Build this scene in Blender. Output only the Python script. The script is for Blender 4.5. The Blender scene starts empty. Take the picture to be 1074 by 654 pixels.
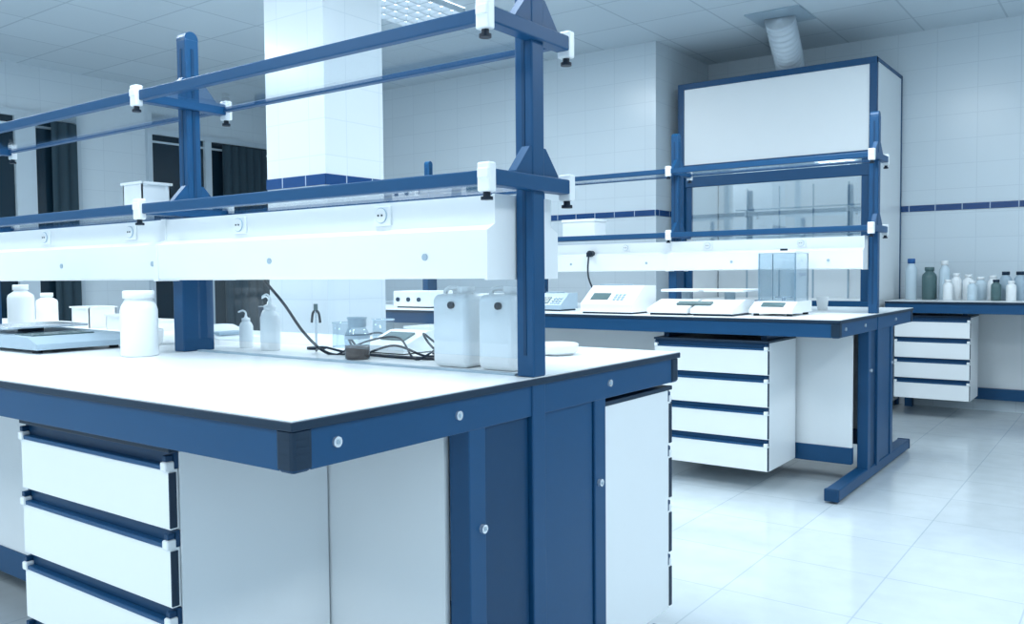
import bpy, bmesh, math
from mathutils import Vector, Matrix

S = bpy.context.scene
S.view_settings.view_transform = 'Standard'
S.view_settings.look = 'None'

# ------------------------------------------------------------------ materials
def newmat(name):
    m = bpy.data.materials.new(name); m.use_nodes = True
    return m, m.node_tree, m.node_tree.nodes['Principled BSDF']

def pm(name, col, rough=0.45, metal=0.0, noise=0.03, spec=0.5, emit=None, es=0, coat=0):
    m, nt, b = newmat(name)
    b.inputs['Roughness'].default_value = rough
    b.inputs['Metallic'].default_value = metal
    b.inputs['Specular IOR Level'].default_value = spec
    if coat: b.inputs['Coat Weight'].default_value = coat
    n = nt.nodes.new('ShaderNodeTexNoise'); n.inputs['Scale'].default_value = 6
    g = nt.nodes.new('ShaderNodeNewGeometry')
    nt.links.new(g.outputs['Position'], n.inputs['Vector'])
    r = nt.nodes.new('ShaderNodeMix'); r.data_type = 'RGBA'
    r.inputs[6].default_value = tuple(c*(1-noise) for c in col)+(1,)
    r.inputs[7].default_value = tuple(min(1, c*(1+noise)) for c in col)+(1,)
    nt.links.new(n.outputs['Fac'], r.inputs[0])
    nt.links.new(r.outputs[2], b.inputs['Base Color'])
    if emit:
        b.inputs['Emission Color'].default_value = emit+(1,)
        b.inputs['Emission Strength'].default_value = es
    return m

def tile(name, col, mortar, bw, bh, msize, axes, rough=0.3, off=(0, 0), spec=0.5, var=0.03, noise=0.0):
    m, nt, b = newmat(name)
    g = nt.nodes.new('ShaderNodeNewGeometry')
    s = nt.nodes.new('ShaderNodeSeparateXYZ'); nt.links.new(g.outputs['Position'], s.inputs[0])
    c = nt.nodes.new('ShaderNodeCombineXYZ')
    for i, a in enumerate(axes):
        ad = nt.nodes.new('ShaderNodeMath'); ad.operation = 'ADD'; ad.inputs[1].default_value = 20+off[i]
        nt.links.new(s.outputs[a], ad.inputs[0]); nt.links.new(ad.outputs[0], c.inputs[i])
    br = nt.nodes.new('ShaderNodeTexBrick')
    br.offset = 0.0; br.squash = 1.0
    br.inputs['Scale'].default_value = 1
    br.inputs['Brick Width'].default_value = bw
    br.inputs['Row Height'].default_value = bh
    br.inputs['Mortar Size'].default_value = msize
    br.inputs['Mortar Smooth'].default_value = 0.2
    br.inputs['Color1'].default_value = tuple(x*(1-var) for x in col)+(1,)
    br.inputs['Color2'].default_value = tuple(min(1, x*(1+var)) for x in col)+(1,)
    br.inputs['Mortar'].default_value = mortar+(1,)
    nt.links.new(c.outputs[0], br.inputs['Vector'])
    out = br.outputs['Color']
    if noise:
        n = nt.nodes.new('ShaderNodeTexNoise'); n.inputs['Scale'].default_value = 9; n.inputs['Detail'].default_value = 8
        nt.links.new(g.outputs['Position'], n.inputs['Vector'])
        mr = nt.nodes.new('ShaderNodeMapRange'); mr.inputs[1].default_value = .3; mr.inputs[2].default_value = .7
        mr.inputs[3].default_value = 1-noise; mr.inputs[4].default_value = 1.0
        nt.links.new(n.outputs['Fac'], mr.inputs[0])
        mx = nt.nodes.new('ShaderNodeMix'); mx.data_type = 'RGBA'; mx.blend_type = 'MULTIPLY'; mx.inputs[0].default_value = 1
        nt.links.new(br.outputs['Color'], mx.inputs[6]); nt.links.new(mr.outputs[0], mx.inputs[7])
        out = mx.outputs[2]
    nt.links.new(out, b.inputs['Base Color'])
    b.inputs['Roughness'].default_value = rough
    b.inputs['Specular IOR Level'].default_value = spec
    bp = nt.nodes.new('ShaderNodeBump'); bp.inputs['Strength'].default_value = .12; bp.inputs['Distance'].default_value = .003
    bp.invert = True
    nt.links.new(br.outputs['Fac'], bp.inputs['Height']); nt.links.new(bp.outputs[0], b.inputs['Normal'])
    return m

def glass(name, tint=(0.95, 0.98, 1.0), base=0.05, k=.6):
    m = bpy.data.materials.new(name); m.use_nodes = True
    nt = m.node_tree; nt.nodes.clear()
    o = nt.nodes.new('ShaderNodeOutputMaterial'); t = nt.nodes.new('ShaderNodeBsdfTransparent')
    t.inputs[0].default_value = tint+(1,)
    g = nt.nodes.new('ShaderNodeBsdfGlossy'); g.inputs['Roughness'].default_value = 0.03
    f = nt.nodes.new('ShaderNodeLayerWeight'); f.inputs[0].default_value = .5
    p = nt.nodes.new('ShaderNodeMath'); p.operation = 'POWER'; p.inputs[1].default_value = 5
    nt.links.new(f.outputs['Facing'], p.inputs[0])
    a = nt.nodes.new('ShaderNodeMath'); a.operation = 'MULTIPLY_ADD'; a.inputs[1].default_value = k; a.inputs[2].default_value = base; a.use_clamp = True
    nt.links.new(p.outputs[0], a.inputs[0])
    mx = nt.nodes.new('ShaderNodeMixShader')
    nt.links.new(a.outputs[0], mx.inputs[0]); nt.links.new(t.outputs[0], mx.inputs[1]); nt.links.new(g.outputs[0], mx.inputs[2])
    nt.links.new(mx.outputs[0], o.inputs[0])
    return m

BLUE = pm('blue_enamel', (0.005, 0.066, 0.172), 0.40, spec=.35)
DBLUE = pm('dark_blue_enamel', (0.004, 0.044, 0.115), 0.42, spec=.3)
WHITE = pm('white_laminate', (0.84, 0.88, 0.905), 0.35, noise=.01)
TOP = pm('bench_top_laminate', (0.86, 0.895, 0.915), 0.3, noise=.01)
EDGE = pm('dark_edge_band', (0.010, 0.030, 0.060), 0.45, spec=.3)
PLAST = pm('white_plastic', (0.87, 0.905, 0.925), 0.3, noise=.01)
PLASTB = pm('grey_blue_plastic', (0.36, 0.47, 0.56), 0.35)
BLACK = pm('black_plastic', (0.006, 0.015, 0.03), 0.4, spec=.3)
STEEL = pm('zinc_bolt', (0.75, 0.8, 0.85), 0.25, metal=.7)
GLASS = glass('clear_glass')
LABGLASS = glass('lab_glass', (0.80, 0.87, 0.91), 0.08, .7)
SMOKE = glass('sash_glass', (0.80, 0.89, 0.94), 0.22, .8)
DARKWIN = pm('dark_window_pane', (0.008, 0.024, 0.04), 0.12)
CURT = pm('dark_curtain', (0.018, 0.045, 0.065), 0.8)
FRAME = pm('pale_window_frame', (0.5, 0.59, 0.66), 0.5)
BROWN = pm('amber_liquid', (0.10, 0.06, 0.05), 0.2)
GREENB = pm('green_bottle_plastic', (0.08, 0.15, 0.16), 0.3)
BLUEB = pm('blue_cap_plastic', (0.02, 0.12, 0.35), 0.3)
TRANSL = pm('frosted_bottle_plastic', (0.56, 0.68, 0.76), 0.25)
LCD = pm('lcd_display', (0.10, 0.16, 0.17), 0.2)
HOSE = pm('flex_duct_foil', (0.62, 0.70, 0.77), 0.45)
LAMP = pm('fluorescent_diffuser', (0.9, 0.95, 1), 0.4, emit=(0.9, 0.96, 1.0), es=1.6)
M_FLOOR = tile('floor_vinyl_tiles', (0.62, 0.69, 0.735), (0.47, 0.55, 0.61), .45, .45, .003, (0, 1), 0.13, (0.1, 0.05), noise=.08, var=.016)
M_CEIL = tile('ceiling_tiles', (0.60, 0.69, 0.755), (0.45, 0.54, 0.61), .6, .6, .008, (0, 1), 0.9, (0.1, 0.2), var=.025)
WC = (0.635, 0.72, 0.78); WM = (0.565, 0.65, 0.715)
M_WX = tile('wall_tiles_x', WC, WM, .3, .2, .003, (0, 2), 0.25, var=.010)
M_WY = tile('wall_tiles_y', WC, WM, .3, .2, .003, (1, 2), 0.25, var=.010)
M_CX = tile('column_tiles_x', (0.76, .82, .86), (.68, .75, .80), .26, .2, .003, (0, 2), 0.2, (0.15, 0), var=.01)
M_CY = tile('column_tiles_y', (0.76, .82, .86), (.68, .75, .80), .26, .2, .003, (1, 2), 0.2, (0.25, 0), var=.01)
M_BX = tile('blue_band_tiles_x', (0.008, 0.055, 0.19), (.4, .5, .62), .2, 10, .004, (0, 2), 0.2)
M_BY = tile('blue_band_tiles_y', (0.008, 0.055, 0.19), (.4, .5, .62), .2, 10, .004, (1, 2), 0.2)

# ------------------------------------------------------------------ geometry builder
class G:
    def __init__(s): s.bm = bmesh.new(); s.mats = []
    def mi(s, m):
        if m not in s.mats: s.mats.append(m)
        return s.mats.index(m)
    def _merge(s, b, m, smooth=False, mat4=None):
        if mat4 is not None: bmesh.ops.transform(b, matrix=mat4, verts=b.verts)
        bmesh.ops.recalc_face_normals(b, faces=b.faces)
        i = s.mi(m)
        mp = {}
        for v in b.verts: mp[v] = s.bm.verts.new(v.co)
        for f in b.faces:
            try: nf = s.bm.faces.new([mp[v] for v in f.verts])
            except ValueError: continue
            nf.material_index = i; nf.smooth = smooth
        b.free()
    def box(s, x0, x1, y0, y1, z0, z1, m, bev=0.0, mat4=None, seg=2):
        b = bmesh.new(); bmesh.ops.create_cube(b, size=1)
        for v in b.verts:
            v.co = Vector(((x0+x1)/2+v.co.x*(x1-x0), (y0+y1)/2+v.co.y*(y1-y0), (z0+z1)/2+v.co.z*(z1-z0)))
        if bev: bmesh.ops.bevel(b, geom=b.edges[:], offset=bev, segments=seg, profile=.5, affect='EDGES')
        s._merge(b, m, False, mat4); return s
    def cyl(s, p, r, h, axis, m, seg=20, r2=None, mat4=None):
        b = bmesh.new()
        bmesh.ops.create_cone(b, cap_ends=True, segments=seg, radius1=r, radius2=r if r2 is None else r2, depth=h)
        if axis == 'x': R = Matrix.Rotation(math.pi/2, 4, 'Y')
        elif axis == 'y': R = Matrix.Rotation(-math.pi/2, 4, 'X')
        else: R = Matrix.Identity(4)
        bmesh.ops.transform(b, matrix=Matrix.Translation(Vector(p)) @ R, verts=b.verts)
        s._merge(b, m, False, mat4); return s
    def lathe(s, prof, c, m, seg=28, smooth=True, mat4=None, cap=True):
        b = bmesh.new(); rings = []
        for r, z in prof:
            rings.append([b.verts.new((c[0]+r*math.cos(2*math.pi*k/seg), c[1]+r*math.sin(2*math.pi*k/seg), c[2]+z)) for k in range(seg)])
        for a, d in zip(rings, rings[1:]):
            for k in range(seg): b.faces.new((a[k], a[(k+1) % seg], d[(k+1) % seg], d[k]))
        if cap:
            b.faces.new(rings[0][::-1]); b.faces.new(rings[-1])
        s._merge(b, m, smooth, mat4); return s
    def prism(s, pts, a0, a1, axis, m, mat4=None):
        b = bmesh.new()
        def mk(p, a):
            if axis == 'x': return (a, p[0], p[1])
            if axis == 'y': return (p[0], a, p[1])
            return (p[0], p[1], a)
        A = [b.verts.new(mk(p, a0)) for p in pts]; B = [b.verts.new(mk(p, a1)) for p in pts]
        n = len(pts)
        b.faces.new(A); b.faces.new(B[::-1])
        for k in range(n): b.faces.new((A[k], B[k], B[(k+1) % n], A[(k+1) % n]))
        s._merge(b, m, False, mat4); return s
    def tube(s, pts, r, m, seg=8, sub=8, radii=None):
        P = [Vector(p) for p in pts]; Q = []
        n = len(P)
        for i in range(n-1):
            p0 = P[max(i-1, 0)]; p1 = P[i]; p2 = P[i+1]; p3 = P[min(i+2, n-1)]
            for k in range(sub):
                t = k/sub
                Q.append(0.5*((2*p1)+(-p0+p2)*t+(2*p0-5*p1+4*p2-p3)*t*t+(-p0+3*p1-3*p2+p3)*t**3))
        Q.append(P[-1])
        b = bmesh.new(); rings = []; up = None
        for i, q in enumerate(Q):
            d = (Q[min(i+1, len(Q)-1)]-Q[max(i-1, 0)]).normalized()
            if up is None: up = Vector((0, 0, 1)) if abs(d.z) < .9 else Vector((1, 0, 0))
            a = d.cross(up).normalized(); c = a.cross(d).normalized(); up = c
            rr = radii(i) if radii else r
            rings.append([b.verts.new(q+a*rr*math.cos(2*math.pi*k/seg)+c*rr*math.sin(2*math.pi*k/seg)) for k in range(seg)])
        for e, f in zip(rings, rings[1:]):
            for k in range(seg): b.faces.new((e[k], e[(k+1) % seg], f[(k+1) % seg], f[k]))
        b.faces.new(rings[0][::-1]); b.faces.new(rings[-1])
        s._merge(b, m, True); return s
    def obj(s, name, parent=None):
        me = bpy.data.meshes.new(name); s.bm.to_mesh(me); s.bm.free()
        for m in s.mats: me.materials.append(m)
        o = bpy.data.objects.new(name, me); S.collection.objects.link(o)
        if parent: o.parent = parent
        return o

def empty(name):
    e = bpy.data.objects.new(name, None); S.collection.objects.link(e); return e

# ------------------------------------------------------------------ room shell
XL, XR, YF, YA, YB, ZC = -8.4, 3.2, -3.0, 6.75, 7.85, 3.11
XRET = -3.4
G().box(XL-.1, XR+.1, YF, YB+.1, -.1, 0, M_FLOOR).obj('floor')
G().box(XL-.1, XR+.1, YF, YB+.1, ZC, ZC+.1, M_CEIL).obj('ceiling')
G().box(XL, XRET, YA, YB+.1, 0, ZC, M_WX).obj('wall_back_left')
G().box(XRET, XRET+.004, YA, YB, 0, ZC, M_WY).obj('wall_return')
G().box(XRET, XR, YB, YB+.1, 0, ZC, M_WX).obj('wall_back_right')
G().box(XL-.1, XL, YF, YB+.1, 0, ZC, M_WY).obj('wall_left')
G().box(XR, XR+.1, YF, YB+.1, 0, ZC, M_WY).obj('unseen_wall_right')  # unseen wall, added to dim the surfaces that face it
G().box(XL, XRET+.008, YA-.008, YA, 1.625, 1.675, M_BX).obj('trim_1')
G().box(XRET+.004, XR, YB-.008, YB, 1.625, 1.675, M_BX).obj('trim_2')
G().box(XRET+.004, XRET+.012, YA-.008, YB, 1.625, 1.675, M_BY).obj('trim_3')
# unseen window bars behind the camera, added to reflect in the hood sash
g = G(); xx = XL
while xx <= XR+.01:
    g.box(xx-.05, xx+.05, YF-.04, YF+.04, 0, ZC, FRAME); xx += 1.45
for z in (.05, .9, 2.25, 3.06): g.box(XL, XR, YF-.03, YF+.03, z-.04, z+.04, FRAME)
g.obj('reflection_window_bars')
# column
cx0, cx1, cy0, cy1 = -4.14, -3.64, 3.25, 3.70
g = G()
g.box(cx0, cx1, cy0, cy0+.02, 0, ZC, M_CX).box(cx0, cx1, cy1-.02, cy1, 0, ZC, M_CX)
g.box(cx0, cx0+.02, cy0+.02, cy1-.02, 0, ZC, M_CY)
g.box(cx1-.02, cx1+.001, cy0+.001, cy1-.001, 0, ZC, M_CY)
g.box(cx0-.004, cx1+.004, cy0-.005, cy0, 1.635, 1.695, M_BX)
g.box(cx1+.001, cx1+.006, cy0-.005, cy1, 1.635, 1.695, M_BY)
g.obj('structural_column')

# windows on left wall
def window(name, y0, y1, z0, z1, mull, curtains):
    e = empty(name)
    g = G(); x = XL
    g.box(x, x+.05, y0-.05, y1+.05, z1, z1+.06, FRAME).box(x, x+.07, y0-.05, y1+.05, z0-.05, z0, FRAME)
    g.box(x, x+.05, y0-.05, y0, z0, z1, FRAME).box(x, x+.05, y1, y1+.05, z0, z1, FRAME)
    for a, b in mull: g.box(x, x+.06, a, b, z0, z1, FRAME)
    g.box(x, x+.04, y0, y1, z0+(z1-z0)*.96, z0+(z1-z0)*.96+.02, FRAME)
    g.obj('frame', e)
    G().box(x, x+.02, y0, y1, z0, z1, DARKWIN).obj('pane', e)
    for a, b in curtains:
        n = int((b-a)/.02); P = []
        for i in range(n+1):
            yy = a+(b-a)*i/n; P.append((x+.09+.022*math.sin(yy*62), yy))
        bm = G(); bb = bmesh.new()
        lo = [bb.verts.new((p[0], p[1], z0-.1)) for p in P[:n+1]]; hi = [bb.verts.new((p[0], p[1], z1-.02)) for p in P[:n+1]]
        for i in range(n): bb.faces.new((lo[i], lo[i+1], hi[i+1], hi[i]))
        bm._merge(bb, CURT, True); bm.obj('curtain', e)
window('window_1', 2.3, 4.30, .5, 2.62, [(3.74, 3.92)], [(4.05, 4.28)])
window('window_2', 5.1, 6.58, .5, 2.62, [(5.72, 5.80)], [(5.9, 6.5)])

# ceiling light fixtures (louvred)
def ceiling_light(x, y, w=.6, l=1.2, power=50, z=ZC):
    e = empty('ceiling_light')
    g = G()
    g.box(x-w/2, x+w/2, y-l/2, y+l/2, z-.006, z-.002, LAMP)
    g.obj('diffuser', e)
    g = G()
    for k in range(6): 
        xx = x-w/2+.01+(w-.02)*k/5; g.box(xx-.006, xx+.006, y-l/2, y+l/2, z-.045, z-.006, FRAME)
    n = 11
    for k in range(n):
        yy = y-l/2+.01+(l-.02)*k/(n-1); g.box(x-w/2, x+w/2, yy-.005, yy+.005, z-.04, z-.006, FRAME)
    g.obj('louvre', e)
    L = bpy.data.lights.new('fluorescent_lamp', 'AREA'); L.shape = 'RECTANGLE'; L.size = w; L.size_y = l
    L.energy = power; L.color = (0.86, 0.955, 1.0)
    lo = bpy.data.objects.new('fluorescent_lamp', L); lo.location = (x, y, z-.05); S.collection.objects.link(lo); lo.parent = e
    return e
for p in [(-4.4, 4.45), (-1.6, 4.2), (-1.6, 1.4), (-4.4, 1.4), (-6.4, 1.4), (1.4, 1.4), (1.2, 5.2), (-1.6, -1.4), (-4.4, -1.4)]:
    ceiling_light(*p)

# ------------------------------------------------------------------ benches
def drawer_unit(x0, x1, yfront, yback, zb, zt, n=4):
    """yfront = plane of drawer faces, sign from yfront to yback."""
    sgn = 1 if yback > yfront else -1
    def Y(a, b):
        p, q = yfront+sgn*a, yfront+sgn*b
        return (min(p, q), max(p, q))
    e = empty('drawer_cabinet')
    g = G(); D = abs(yback-yfront)
    g.box(x0, x1, *Y(.022, D), zb, zt-.012, WHITE, .002)
    g.box(x0-.002, x1+.002, *Y(-.002, D), zt-.012, zt, EDGE, .002)
    g.box(x0+.03, x0+.06, *Y(.06, D-.03), zt, .812, BLUE).box(x1-.06, x1-.03, *Y(.06, D-.03), zt, .812, BLUE)
    g.obj('carcass', e)
    pit = (zt-.012-zb)/n
    g = G()
    for i in range(n):
        z0 = zb+i*pit; z1 = z0+pit
        g.box(x0+.002, x1-.002, *Y(0, .02), z0+.002, z1-.034, PLAST, .002)
        g.box(x0+.002, x1-.002, *Y(.012, .021), z1-.034, z1-.001, DBLUE)
        g.box(x0+.022, x1-.022, *Y(-.004, .012), z1-.036, z1-.026, BLUE, .002)
        for xx in (x0+.002, x1-.022):
            g.box(xx, xx+.020, *Y(-.008, .014), z1-.038, z1-.018, PLAST, .004)
            g.box(xx+.003, xx+.017, *Y(-.004, .012), z1-.018, z1-.006, DBLUE, .002)
        g.box(x1-.003, x1+.001, *Y(-.001, .014), z0+.006, z1-.04, EDGE)
    g.obj('drawer_fronts', e)
    return e

def shelf_bench(xe, yc, hw, L, ec, post_y, sn, sf, z_lo, z_up, zpost, posts, duct, px=.26):
    e = empty('lab_bench')
    x0 = xe-L
    g = G()
    g.box(x0, xe, yc-hw, yc+hw, .882, .8975, EDGE, .002)
    g.box(x0+.003, xe-.003, yc-hw+.003, yc+hw-.003, .8975, .9, TOP)
    g.obj('bench_top', e)
    g = G(); t = .03; a0, a1 = .812, .882
    for s in (-1, 1):
        yy = yc+s*(hw-.008-t/2)
        g.box(x0+.03, xe-.045, yy-t/2, yy+t/2, a0, a1, BLUE, .002)
        for xx in (xe-.008-t/2, x0+.008+t/2):
            g.box(xx-t/2, xx+t/2, yc-hw+.045, yc+hw-.045, a0, a1, BLUE, .002) if s == 1 else None
        for xx in (xe-.005, x0+.005):
            d = -1 if xx == xe-.005 else 1
            xa, xb = sorted((xx, xx+d*.042)); ya, yb = sorted((yc+s*(hw-.005), yc+s*(hw-.047)))
            g.box(xa, xb, ya, yb, a0-.002, a1, DBLUE, .009, seg=3)
            for k in range(5):
                zz = a0+.01+k*.0125
                g.box(xa-.001, xb+.001, ya-.001, yb+.001, zz, zz+.003, EDGE, .008)
    g.obj('apron_frame', e)
    g = G()
    for yy in (-.61, -.29, .31):
        g.cyl((xe-.006, yc+yy*hw/.71, .85), .0095, .006, 'x', STEEL, 20)
        g.cyl((xe-.003, yc+yy*hw/.71, .85), .004, .003, 'x', PLASTB, 6)
    for yy in (-.24, .245):
        g.cyl((xe-.006, ec+yy, .6), .0095, .01, 'x', STEEL, 20)
        g.cyl((xe-.001, ec+yy, .6), .004, .003, 'x', PLASTB, 6)
    g.obj('bolts', e)
    for xx in (xe-.01, x0+.08):
        g = G()
        for s in (-1, 1):
            ya, yb = sorted((ec+s*.225, ec+s*.28))
            g.box(xx-.055, xx, ya, yb, .06, .882, BLUE, .003)
            ya, yb = sorted((ec+s*.222, post_y+s*.029))
            g.box(xx-.05, xx-.006, ya, yb, .07, .84, DBLUE if s < 0 else BLUE, .002)
        g.box(xx-.05, xx+.006, post_y-.026, post_y+.026, .06, .90, BLUE, .003)
        g.box(xx-.068, xx, yc-hw+.03, yc+hw-.03, .012, .07, BLUE, .006)
        for s in (-1, 1):
            g.cyl((xx-.034, yc+s*(hw-.09), .006), .02, .012, 'z', BLACK)
            g.box(xx-.070, xx+.002, yc+s*(hw-.035)-.012, yc+s*(hw-.035)+.012, .010, .072, DBLUE, .005)
        g.obj('end_frame', e)
    g = G()
    for s in (-1, 1):
        ya, yb = sorted((yc+s*(px-.015), yc+s*px))
        g.box(x0+.09, xe-.075, ya, yb, .19, .88, WHITE)
        ya, yb = sorted((yc+s*(px-.035), yc+s*(px+.008)))
        g.box(x0+.08, xe-.075, ya, yb, .10, .19, BLUE, .003)
    g.obj('void_panels', e)
    g = G()
    for i, pxx in enumerate(posts):
        w = .024
        g.box(pxx-w, pxx+w, post_y-w, post_y+w, .9, zpost, BLUE, .004)
        for s in (-1, 1):
            g.box(pxx-.004, pxx+.004, post_y+s*w-.0015, post_y+s*w+.0015, .95, zpost-.03, DBLUE)
            if i: g.box(pxx+s*w-.0015, pxx+s*w+.0015, post_y-.005, post_y+.005, duct[1], zpost-.03, DBLUE)
        g.cyl((pxx, post_y, zpost), w, 2*w-.004, 'x', BLUE, 24)
        if i: g.box(pxx-.027, pxx+.027, post_y-.055, post_y+.055, .9, duct[0]+.01, BLUE, .004)
    g.obj('uprights', e)
    for nm, z in (('lower_shelf', z_lo), ('upper_shelf', z_up)):
        g = G(); h = .015
        xs0, xs1 = posts[-1]-.03, posts[0]+.02
        g.box(xs0, xs1, sn-.012, sn+.012, z-h, z+h, BLUE, .003)
        g.box(xs0, xs1, sf-.012, sf+.012, z-.007, z+.007, BLUE, .003)
        for i, pxx in enumerate(posts):
            g.box(pxx+.0, pxx+.036, sn-.012, sf+.012, z-h-.002, z+h+.002, BLUE, .003)
            for s in (-1, 1):
                y1 = post_y+s*.022; y2 = post_y+s*.084
                g.prism([(y1, z+h), (y2, z+h), (y2, z+h+.008), (y1+s*.010, z+h+.066), (y1, z+h+.066)], pxx+.0, pxx+.022, 'x', BLUE)
            for yy in (sn-.010, sf+.010):
                g.box(pxx+.004, pxx+.038, yy-.012, yy+.012, z-.032, z+.030, PLAST, .004)
                g.box(pxx+.006, pxx+.036, yy-.015, yy+.015, z-.004, z+.018, PLAST, .003)
                g.cyl((pxx+.021, yy, z-.037), .008, .012, 'z', BLACK, 14)
                g.cyl((pxx+.021, yy, z-.045), .013, .007, 'z', BLACK, 14)
        g.obj(nm, e)
        G().box(xs0, xs1-.02, sn+.013, sf-.013, z-.004, z+.004, GLASS).obj(nm+'_glass', e)
    g = G(); d0, d1 = duct; y0, y1 = post_y-.125, post_y+.15; zm = d0+(d1-d0)*.58
    P = [(y0, d0+.006), (y0+.006, d0), (y1-.006, d0), (y1, d0+.006), (y1, zm), (y1-.03, zm+.012), (y1-.03, d1), (y0+.03, d1), (y0+.03, zm+.012), (y0, zm)]
    xa = posts[0]-.03
    g.prism(P, x0+.1, xa, 'x', PLAST)
    P2 = [(y0-.003, d0-.003), (y1+.003, d0-.003), (y1+.003, zm), (y1-.026, zm+.014), (y1-.026, d1+.002), (y0+.026, d1+.002), (y0+.026, zm+.014), (y0-.003, zm)]
    g.prism(P2, xa-.004, xa+.004, 'x', PLAST)
    for i, pxx in enumerate(posts[1:]):
        g.prism(P2, pxx-.012, pxx+.012, 'x', PLAST)
    xx = xa-.34
    while xx > x0+.3:
        g.box(xx-.028, xx+.028, y0+.022, y0+.03, zm+.022, d1-.008, PLAST, .003)
        g.cyl((xx, y0+.022, (zm+d1)/2+.008), .019, .006, 'y', PLASTB, 20)
        g.cyl((xx, y0+.0205, (zm+d1)/2+.008), .0175, .006, 'y', PLAST, 20)
        g.cyl((xx-.006, y0+.018, (zm+d1)/2+.008), .0025, .005, 'y', BLACK, 8)
        g.cyl((xx+.006, y0+.018, (zm+d1)/2+.008), .0025, .005, 'y', BLACK, 8)
        g.cyl((xx+.16, y0, d0+.05), .008, .006, 'y', PLASTB, 16)
        xx -= .56
    g.obj('service_duct', e)
    return e

# foreground bench
PY = 1.618
B1 = shelf_bench(-1.105, 1.63, .725, 4.3, 1.65, PY, 1.44, 1.73, 1.338, 1.672, 1.875, [-1.13, -2.44, -3.93, -5.3], (1.125, 1.31), px=.265)
G().box(-2.40, -1.165, PY-.012, PY-.004, .94, 1.124, GLASS).box(-2.40, -1.165, PY-.018, PY+.002, .9, .905, PLASTB).obj('glass_partition', B1)
drawer_unit(-2.155, -1.535, .955, 1.36, .165, .802)
drawer_unit(-1.78, -1.125, 2.335, 1.935, .135, .80)
# second bench
B2 = shelf_bench(-1.165, 5.065, .815, 4.4, 5.10, 5.02, 4.875, 5.165, 1.365, 1.755, 1.98, [-1.20, -2.385, -3.42, -4.46, -5.4], (1.145, 1.325), px=.31)
drawer_unit(-2.17, -1.53, 4.29, 4.72, .11, .782)

# ------------------------------------------------------------------ side bench along the back wall
e = empty('side_bench')
y0 = 7.12; xa, xb = -1.62, 2.2
g = G().box(xa, xb, y0, YB-.002, .882, .8975, EDGE, .002).box(xa, xb, y0+.003, YB-.002, .8975, .9, TOP)
g.obj('bench_top', e)
g = G().box(xa, xb, y0+.01, y0+.04, .81, .882, BLUE, .002).box(xa, xb, YB-.09, YB-.05, .10, .19, BLUE, .003)
for xx in (.2, 1.2, 2.1):
    g.box(xx-.03, xx+.03, YB-.09, YB-.03, 0, .882, BLUE); g.box(xx-.03, xx+.03, y0+.08, YB-.03, 0, .06, BLUE, .004)
    g.box(xx-.03, xx+.03, y0+.04, YB-.03, .82, .88, BLUE)
g.box(-1.6, -1.54, YB-.1, YB-.04, 0, .882, BLUE)
g.obj('frame', e)
G().box(xa, xb, YB-.05, YB-.035, .19, .88, WHITE).obj('back_panel', e)
drawer_unit(-1.56, -1.03, 7.17, 7.56, .15, .79)

# ------------------------------------------------------------------ fume hood
e = empty('fume_hood')
hx0, hx1, hy0, hy1 = -3.30, -1.66, 6.98, 7.84
HT = 2.76
g = G(); b = .055
g.box(hx0+.02, hx1-.02, hy0+.01, hy0+.03, 2.06, HT-.02, WHITE)
g.box(hx0+.005, hx0+.02, hy0+.03, hy1, 0.05, HT-.02, WHITE)
g.box(hx1-.02, hx1-.005, hy0+.03, hy1-.02, 0.05, HT-.02, WHITE)
g.box(hx0+.02, hx1-.02, hy0+.03, hy1, HT-.04, HT-.02, WHITE)
g.box(hx0+.02, hx1-.02, hy1-.03, hy1, 0.9, HT-.04, WHITE)
g.box(hx0+.05, hx1-.05, hy0+.05, hy1-.03, .86, .90, TOP)
g.box(hx0+.02, hx1-.02, hy0+.06, hy1-.03, .05, .84, WHITE)
g.obj('panels', e)
g = G()
for x in (hx0, hx1-b): g.box(x, x+b, hy0, hy0+b*.8, 0, HT, BLUE, .003)
for x in (hx0, hx1-.03): g.box(x, x+.03, hy1-.03, hy1, 0, HT, BLUE, .003)
g.box(hx0, hx1, hy0-.002, hy0+.04, HT-.05, HT, BLUE, .003)
g.box(hx0, hx1, hy0-.002, hy0+.04, 2.01, 2.06, BLUE, .003)
g.box(hx0, hx1, hy0-.002, hy0+.04, .84, .9, BLUE, .003)
for x in (hx0, hx1-.03): g.box(x, x+.03, hy0, hy1, HT-.03, HT, BLUE, .003)
g.box(hx0+b, hx0+b+.06, hy0+.03, hy0+.06, .9, 2.02, BLUE, .003)
g.box(hx1-b-.06, hx1-b, hy0+.03, hy0+.06, .9, 2.02, BLUE, .003)
g.box(hx0+b, hx1-b, hy0+.02, hy0+.045, 1.30, 1.34, BLUE, .003)
g.box(hx0+b, hx1-b, hy0+.02, hy0+.045, 1.87, 1.96, BLUE, .003)
g.obj('frame', e)
G().box(hx0+.1, hx1-.1, hy0+.035, hy0+.041, 1.34, 2.01, SMOKE).obj('sash', e)
g = G()
for k in range(4): g.cyl((-2.95+k*.3, 7.70, 1.40), .008, 1.0, 'z', PLASTB, 10)
for z in (1.45, 1.7): g.cyl((-2.5, 7.68, z), .008, 1.1, 'x', PLASTB, 10)
g.obj('lattice', e)
L = bpy.data.lights.new('hood_lamp', 'AREA'); L.shape = 'RECTANGLE'; L.size = 1.2; L.size_y = .15; L.energy = 6; L.color = (.86, .95, 1)
lo = bpy.data.objects.new('hood_lamp', L); lo.location = ((hx0+hx1)/2, 7.3, 2.68); S.collection.objects.link(lo); lo.parent = e

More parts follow.
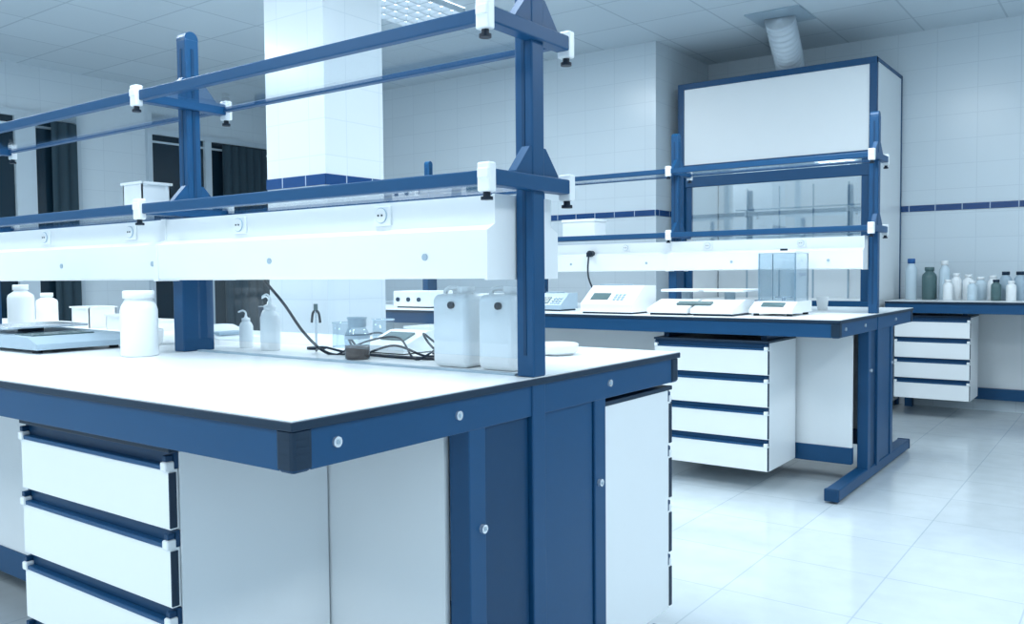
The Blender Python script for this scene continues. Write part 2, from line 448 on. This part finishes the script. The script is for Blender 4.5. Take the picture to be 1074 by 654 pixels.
# flexible exhaust duct
def rad(i): return .104+.013*math.cos(i*math.pi/2)
g = G().tube([(-2.40, 7.30, HT+.02), (-2.40, 7.22, 2.84), (-2.37, 7.05, 2.92), (-2.33, 6.85, 2.99), (-2.31, 6.70, 3.09)], .1, HOSE, seg=28, sub=16, radii=rad)
g.lathe([(.15, 0), (.15, .02), (.12, .025)], (-2.40, 7.32, HT+.001), HOSE)
g.box(-2.52, -2.10, 6.50, 6.92, ZC-.010, ZC-.001, PLASTB)
g.obj('exhaust_duct', e)

# ------------------------------------------------------------------ objects
ZT = .9
def bottle(name, x, y, r, h, m=PLAST, capm=PLAST, neck=.55, z=ZT):
    g = G()
    p = [(r*.92, 0), (r, r*.1), (r, h*.70), (r*.93, h*.77), (r*neck*1.05, h*.85), (r*neck, h*.87), (r*neck, h*.9)]
    g.lathe(p, (x, y, z), m)
    c = r*neck*1.18
    g.lathe([(c, h*.88), (c, h*.985), (c*.93, h)], (x, y, z), capm)
    return g.obj(name)
bottle('wide_mouth_bottle', -2.42, 1.42, .053, .195, neck=.72)
bottle('wide_mouth_bottle', -4.17, 1.87, .056, .205, neck=.5)
bottle('wide_mouth_bottle', -3.30, 1.95, .034, .10, neck=.6)
bottle('wide_mouth_bottle', -3.16, 1.90, .030, .09, TRANSL, PLAST, neck=.6)
bottle('wide_mouth_bottle', -4.45, 2.12, .050, .16, neck=.5)
def squeeze(x, y, r, h):
    g = G()
    g.lathe([(r*.95, 0), (r, .006), (r, h*.72), (r*.8, h*.82), (r*.5, h*.88), (r*.5, h*.9)], (x, y, ZT), PLAST)
    g.lathe([(r*.62, h*.88), (r*.62, h*.97), (r*.25, h), (r*.12, h*1.1)], (x, y, ZT), PLAST)
    g.tube([(x, y, ZT+h), (x, y, ZT+h*1.15), (x-.012, y-.003, ZT+h*1.22), (x-.028, y-.008, ZT+h*1.17)], .003, PLAST)
    return g.obj('wash_bottle')
squeeze(-2.23, 1.75, .031, .145)
squeeze(-2.38, 1.77, .022, .10)
squeeze(-2.62, 2.05, .028, .13)
def beaker(name, x, y, r, h, liq=None, lm=BROWN):
    g = G()
    if liq: g.lathe([(r*.94, .002), (r*.95, liq)], (x, y, ZT), lm)
    g.lathe([(r, 0), (r, h*.97), (r*1.08, h)], (x, y, ZT), LABGLASS, cap=False)
    g.lathe([(r*1.06, h-.002), (r*1.09, h), (r*1.06, h+.002)], (x, y, ZT), TRANSL, cap=False)
    g.lathe([(r*1.0, 0), (r*1.01, .004)], (x, y, ZT), TRANSL)
    return g.obj(name)
g = G(); fx, fy = -1.775, 1.69
g.lathe([(.031, 0), (.034, .004), (.034, .038)], (fx, fy, ZT), BROWN)
g.lathe([(.035, 0), (.0355, .062), (.030, .078), (.024, .088), (.024, .112), (.027, .114)], (fx, fy, ZT), LABGLASS, cap=False)
g.lathe([(.0355, .058), (.036, .062), (.0355, .068)], (fx, fy, ZT), PLASTB, cap=False)
g.lathe([(.025, .090), (.026, .092), (.026, .112), (.029, .115), (.027, .118)], (fx, fy, ZT), PLASTB)
g.obj('reagent_flask')
beaker('glass_beaker', -2.0, 2.02, .035, .09, .03, TRANSL)
beaker('glass_beaker', -2.12, 1.95, .03, .08)
beaker('glass_beaker', -1.60, 1.97, .03, .07, .02, PLASTB)
for x in (-1.41, -1.262):
    g = G()
    g.box(x-.058, x+.058, 1.655, 1.75, ZT, ZT+.185, PLAST, .018, seg=4)
    g.cyl((x+.02, 1.70, ZT+.190), .02, .018, 'z', PLAST)
    g.cyl((x+.02, 1.70, ZT+.198), .023, .012, 'z', PLAST)
    g.tube([(x-.045, 1.70, ZT+.17), (x-.043, 1.70, ZT+.195), (x-.02, 1.70, ZT+.2), (x-.0, 1.70, ZT+.195), (x+.005, 1.70, ZT+.17)], .006, PLAST)
    g.cyl((x+.012, 1.653, ZT+.158), .009, .012, 'y', BLACK, 12)
    g.obj('square_jug')
# flat balance
g = G()
g.prism([(-3.24, ZT+.012), (-2.74, ZT+.012), (-2.74, ZT+.03), (-2.80, ZT+.05), (-3.24, ZT+.055)], 1.27, 1.58, 'y', PLASTB)
for x in (-3.2, -2.8):
    for y in (1.3, 1.55): g.cyl((x, y, ZT+.006), .015, .012, 'z', BLACK)
g.box(-3.22, -2.98, 1.29, 1.56, ZT+.068, ZT+.076, STEEL, .003)
g.cyl((-3.1, 1.42, ZT+.062), .04, .02, 'z', EDGE)
g.box(-2.95, -2.83, 1.30, 1.5, ZT+.05, ZT+.055, LCD, .002)
g.obj('bench_balance')
def tub(name, x, y, w, d, h, z=ZT, m=PLAST):
    g = G(); t = .004
    g.box(x-w/2+.004, x+w/2-.004, y-d/2+.004, y+d/2-.004, z, z+t, m)
    for a in ((x-w/2, x-w/2+t, y-d/2, y+d/2), (x+w/2-t, x+w/2, y-d/2, y+d/2), (x-w/2, x+w/2, y-d/2, y-d/2+t), (x-w/2, x+w/2, y+d/2-t, y+d/2)):
        g.box(*a, z, z+h, m)
    g.box(x-w/2-.006, x+w/2+.006, y-d/2-.006, y-d/2+.002, z+h-.008, z+h, m)
    g.box(x-w/2-.006, x+w/2+.006, y+d/2-.002, y+d/2+.006, z+h-.008, z+h, m)
    g.box(x-w/2-.006, x-w/2+.002, y-d/2, y+d/2, z+h-.008, z+h, m)
    g.box(x+w/2-.002, x+w/2+.006, y-d/2, y+d/2, z+h-.008, z+h, m)
    return g.obj(name)
tub('plastic_tub', -4.02, 2.13, .16, .13, .10)
tub('plastic_tub', -3.72, 2.12, .12, .12, .07)
tub('plastic_tub', -3.50, 2.12, .14, .12, .05)
tub('plastic_tub', -2.66, 1.60, .11, .10, .10, z=1.343)
tub('plastic_tub', -1.95, 2.22, .16, .12, .06)
def cable(pts, r=.0035, m=BLACK, name='power_cable'):
    return G().tube(pts, r, m, seg=8, sub=8).obj(name)
zt = ZT+.004
cable([(-2.20, 1.71, 1.12), (-2.17, 1.69, 1.115), (-2.10, 1.70, 1.05), (-2.03, 1.72, .96), (-1.95, 1.74, zt), (-1.85, 1.77, zt), (-1.65, 1.77, zt), (-1.55, 1.80, zt)], .0045)
cable([(-2.05, 1.78, zt), (-1.95, 1.72, zt+.02), (-1.85, 1.77, zt), (-1.72, 1.78, zt+.03), (-1.65, 1.83, zt), (-1.62, 1.88, zt), (-1.68, 1.9, zt)], .0035)
cable([(-1.97, 1.86, zt), (-1.93, 1.80, zt+.05), (-1.85, 1.79, zt+.0), (-1.70, 1.76, zt), (-1.55, 1.78, zt), (-1.5, 1.85, zt)], .0035)
cable([(-1.70, 1.93, zt+.03), (-1.68, 1.86, zt+.06), (-1.62, 1.84, zt+.02), (-1.56, 1.87, zt), (-1.5, 1.95, zt+.01), (-1.45, 2.0, zt)], .0035)
cable([(-1.9, 1.73, zt), (-1.82, 1.78, zt+.04), (-1.72, 1.80, zt+.05), (-1.6, 1.74, zt), (-1.55, 1.80, zt+.03), (-1.45, 1.86, zt)], .003)
cable([(-2.3, 2.2, zt), (-2.15, 2.15, zt+.03), (-2.0, 2.12, zt), (-1.85, 2.08, zt+.03), (-1.7, 2.1, zt), (-1.5, 2.03, zt)], .0035)
g = G(); x, y = -2.13, 1.85
g.cyl((x, y, ZT+.004), .03, .008, 'z', BLACK).cyl((x, y, ZT+.07), .0035, .13, 'z', STEEL)
for s in (-1, 1): g.tube([(x, y, ZT+.125), (x+.014*s, y, ZT+.115), (x+.02*s, y, ZT+.085)], .004, BLACK)
g.cyl((x, y, ZT+.135), .007, .02, 'z', GREENB)
g.obj('electrode_stand')
g = G(); g.prism([(1.84, ZT+.004), (1.98, ZT+.004), (1.98, ZT+.065), (1.95, ZT+.065), (1.84, ZT+.025)], -1.90, -1.74, 'x', PLAST)
R = Matrix.Translation((-1.82, 1.895, ZT+.047)) @ Matrix.Rotation(.35, 4, 'X')
g.box(-.05, .05, -.02, .03, -.003, .004, LCD, mat4=R)
g.box(-1.89, -1.75, 1.85, 1.97, ZT, ZT+.005, BLACK); g.obj('bench_meter')
G().lathe([(.045, 0), (.06, .01), (.064, .03), (.058, .034), (.04, .032)], (-1.37, 2.09, ZT), PLAST).obj('plastic_dish')
G().lathe([(.04, 0), (.05, .01), (.054, .05), (.050, .055), (.03, .06)], (-2.78, 1.66, ZT), PLAST).obj('plastic_dish')
g = G(); g.prism([(-2.76, ZT), (-2.54, ZT), (-2.54, ZT+.02), (-2.70, ZT+.06), (-2.76, ZT+.06)], 1.78, 1.95, 'y', PLAST)
g.box(-2.68, -2.57, 1.80, 1.91, ZT+.03, ZT+.042, PLASTB, .002); g.obj('hotplate')

# bench 2 equipment
def instrument(name, x, y, w, d, h, m=PLAST):
    g = G()
    P = [(y-d/2, ZT+.01), (y+d/2, ZT+.01), (y+d/2, ZT+h), (y, ZT+h), (y-d*.12, ZT+h*.85), (y-d/2, ZT+h*.35)]
    g.prism(P, x-w/2, x+w/2, 'x', m)
    g.box(x-w/2+.01, x+w/2-.01, y-d/2+.01, y+d/2-.01, ZT, ZT+.012, EDGE)
    g.box(x-w*.38, x+w*.1, y, y+d*.4, ZT+h, ZT+h+.008, PLASTB, .003)
    R = Matrix.Translation((x, y-d*.3, ZT+h*.6)) @ Matrix.Rotation(math.atan2(h*.5, d*.38), 4, 'X')
    g.box(-w*.36, -w*.02, -.03, .03, -.004, .006, LCD, mat4=R)
    for i in range(3):
        for j in range(3): g.box(w*.08+i*.025, w*.08+i*.025+.017, -.035+j*.022, -.02+j*.022, -.004, .007, PLASTB, .002, mat4=R)
    return g.obj(name)
instrument('spectrophotometer', -2.50, 4.48, .34, .30, .16)
instrument('ph_meter', -3.02, 4.60, .2, .2, .11, PLASTB)
g = G()
for xx in (-2.12, -1.86):
    g.prism([(4.34, ZT+.012), (4.66, ZT+.012), (4.66, ZT+.08), (4.52, ZT+.085), (4.34, ZT+.035)], xx-.12, xx+.12, 'x', PLAST)
    g.box(xx-.115, xx+.115, 4.50, 4.74, ZT+.125, ZT+.14, PLAST, .004)
    g.cyl((xx, 4.6, ZT+.105), .03, .045, 'z', PLASTB)
    g.box(xx-.11, xx+.11, 4.36, 4.64, ZT, ZT+.013, EDGE)
R = Matrix.Translation((-1.99, 4.42, ZT+.065)) @ Matrix.Rotation(.27, 4, 'X')
g.box(-.10, .10, -.02, .025, -.006, .004, LCD, mat4=R)
g.box(-2.24, -1.76, 4.52, 4.70, ZT+.012, ZT+.06, PLAST, .01)
g.obj('platform_scale')
x, y = -1.585, 4.66
g = G()
g.prism([(y-.19, ZT+.014), (y+.14, ZT+.014), (y+.14, ZT+.075), (y-.10, ZT+.075), (y-.19, ZT+.035)], x-.115, x+.115, 'x', PLAST)
for sx in (-.09, .09):
    for sy in (-.15, .11): g.cyl((x+sx, y+sy, ZT+.007), .015, .014, 'z', BLACK)
R = Matrix.Translation((x, y-.145, ZT+.06)) @ Matrix.Rotation(.42, 4, 'X')
g.box(-.06, .06, -.02, .02, -.005, .003, LCD, mat4=R)
for sx in (-.10, .095):
    for sy in (-.09, .12): g.box(x+sx, x+sx+.005, y+sy, y+sy+.005, ZT+.075, ZT+.335, PLASTB)
g.box(x-.105, x+.105, y-.095, y+.13, ZT+.333, ZT+.345, PLAST, .003)
g.cyl((x, y+.02, ZT+.095), .045, .006, 'z', STEEL, 28).cyl((x, y+.02, ZT+.085), .01, .02, 'z', STEEL)
g.box(x-.102, x+.102, y-.093, y-.090, ZT+.077, ZT+.333, LABGLASS).box(x-.103, x-.100, y-.09, y+.11, ZT+.077, ZT+.333, GLASS).box(x+.1, x+.103, y-.09, y+.11, ZT+.077, ZT+.333, GLASS).box(x-.1, x+.1, y+.12, y+.123, ZT+.077, ZT+.333, GLASS)
g.cyl((x, y+.02, ZT+.352), .02, .014, 'z', BLACK)
g.obj('analytical_balance')
G().lathe([(.028, 0), (.036, .08), (.037, .083)], (-1.56, 5.30, ZT), PLAST).obj('plastic_cup')
g = G().box(-4.35, -4.0, 4.5, 4.75, ZT+.01, ZT+.12, PLAST, .006)
for xx in (-4.3, -4.2, -4.1): g.cyl((xx, 4.495, ZT+.06), .015, .012, 'y', EDGE)
g.box(-4.33, -4.02, 4.52, 4.73, ZT, ZT+.011, BLACK); g.obj('power_supply')
g = G().box(-3.75, -3.4, 4.55, 4.8, ZT+.01, ZT+.10, PLAST, .006)
g.box(-3.7, -3.55, 4.545, 4.555, ZT+.04, ZT+.08, LCD).box(-3.73, -3.42, 4.57, 4.78, ZT, ZT+.011, BLACK); g.obj('water_bath')
cable([(-2.93, 4.89, 1.26), (-2.93, 4.86, 1.25), (-2.90, 4.80, 1.12), (-2.84, 4.78, 1.0), (-2.78, 4.72, zt), (-2.66, 4.66, zt)], .006)
g = G().cyl((-2.93, 4.885, 1.262), .02, .04, 'y', BLACK, 16).box(-2.945, -2.915, 4.85, 4.87, 1.24, 1.27, BLACK, .003); g.obj('power_plug')
g = G().box(-3.18, -2.93, 4.93, 5.09, 1.370, 1.475, PLAST, .006).box(-3.185, -2.925, 4.925, 5.095, 1.475, 1.495, PLAST, .004); g.obj('storage_box')

for x, r, h, m, c in [(-1.52, .045, .33, TRANSL, BLUEB), (-1.385, .055, .26, GREENB, GREENB), (-1.275, .04, .31, TRANSL, PLAST),
                      (-1.19, .038, .21, PLAST, PLAST), (-1.105, .040, .20, PLAST, PLAST), (-1.02, .04, .18, TRANSL, PLAST), (-.935, .038, .19, PLAST, PLAST),
                      (-.85, .042, .22, PLASTB, EDGE), (-.755, .042, .22, PLASTB, EDGE), (-.66, .04, .18, PLAST, PLAST), (-.57, .045, .22, TRANSL, BLUEB), (-.45, .045, .2, PLAST, PLAST)]:
    bottle('reagent_bottle', x, 7.56, r, h, m, c)
for x, r, h, m, c in [(-1.23, .035, .16, PLAST, PLAST), (-1.06, .035, .15, TRANSL, PLAST), (-.90, .035, .16, GREENB, EDGE), (-.80, .035, .15, PLAST, PLAST)]:
    bottle('reagent_bottle', x, 7.44, r, h, m, c)

# ------------------------------------------------------------------ world, camera
w = bpy.data.worlds.new('World'); S.world = w; w.use_nodes = True
bg = w.node_tree.nodes['Background']; bg.inputs[0].default_value = (0.72, 0.89, 1.0, 1); bg.inputs[1].default_value = 0.98

f = 905.0
cam = bpy.data.cameras.new('camera'); co = bpy.data.objects.new('camera', cam); S.collection.objects.link(co)
cam.sensor_width = 36; cam.sensor_fit = 'HORIZONTAL'; cam.lens = f/1074*36; cam.clip_start = .05
yaw = math.radians(36.2); th = math.atan(40/f); ph = math.radians(0.5)
F = Vector((-math.sin(yaw)*math.cos(th), math.cos(yaw)*math.cos(th), -math.sin(th)))
Rt = Vector((math.cos(yaw), math.sin(yaw), 0)); U = Rt.cross(F)
R2 = Rt*math.cos(ph)-U*math.sin(ph); U2 = U*math.cos(ph)+Rt*math.sin(ph)
co.matrix_world = Matrix(((R2.x, U2.x, -F.x, 0), (R2.y, U2.y, -F.y, 0), (R2.z, U2.z, -F.z, 1.135), (0, 0, 0, 1)))
S.camera = co
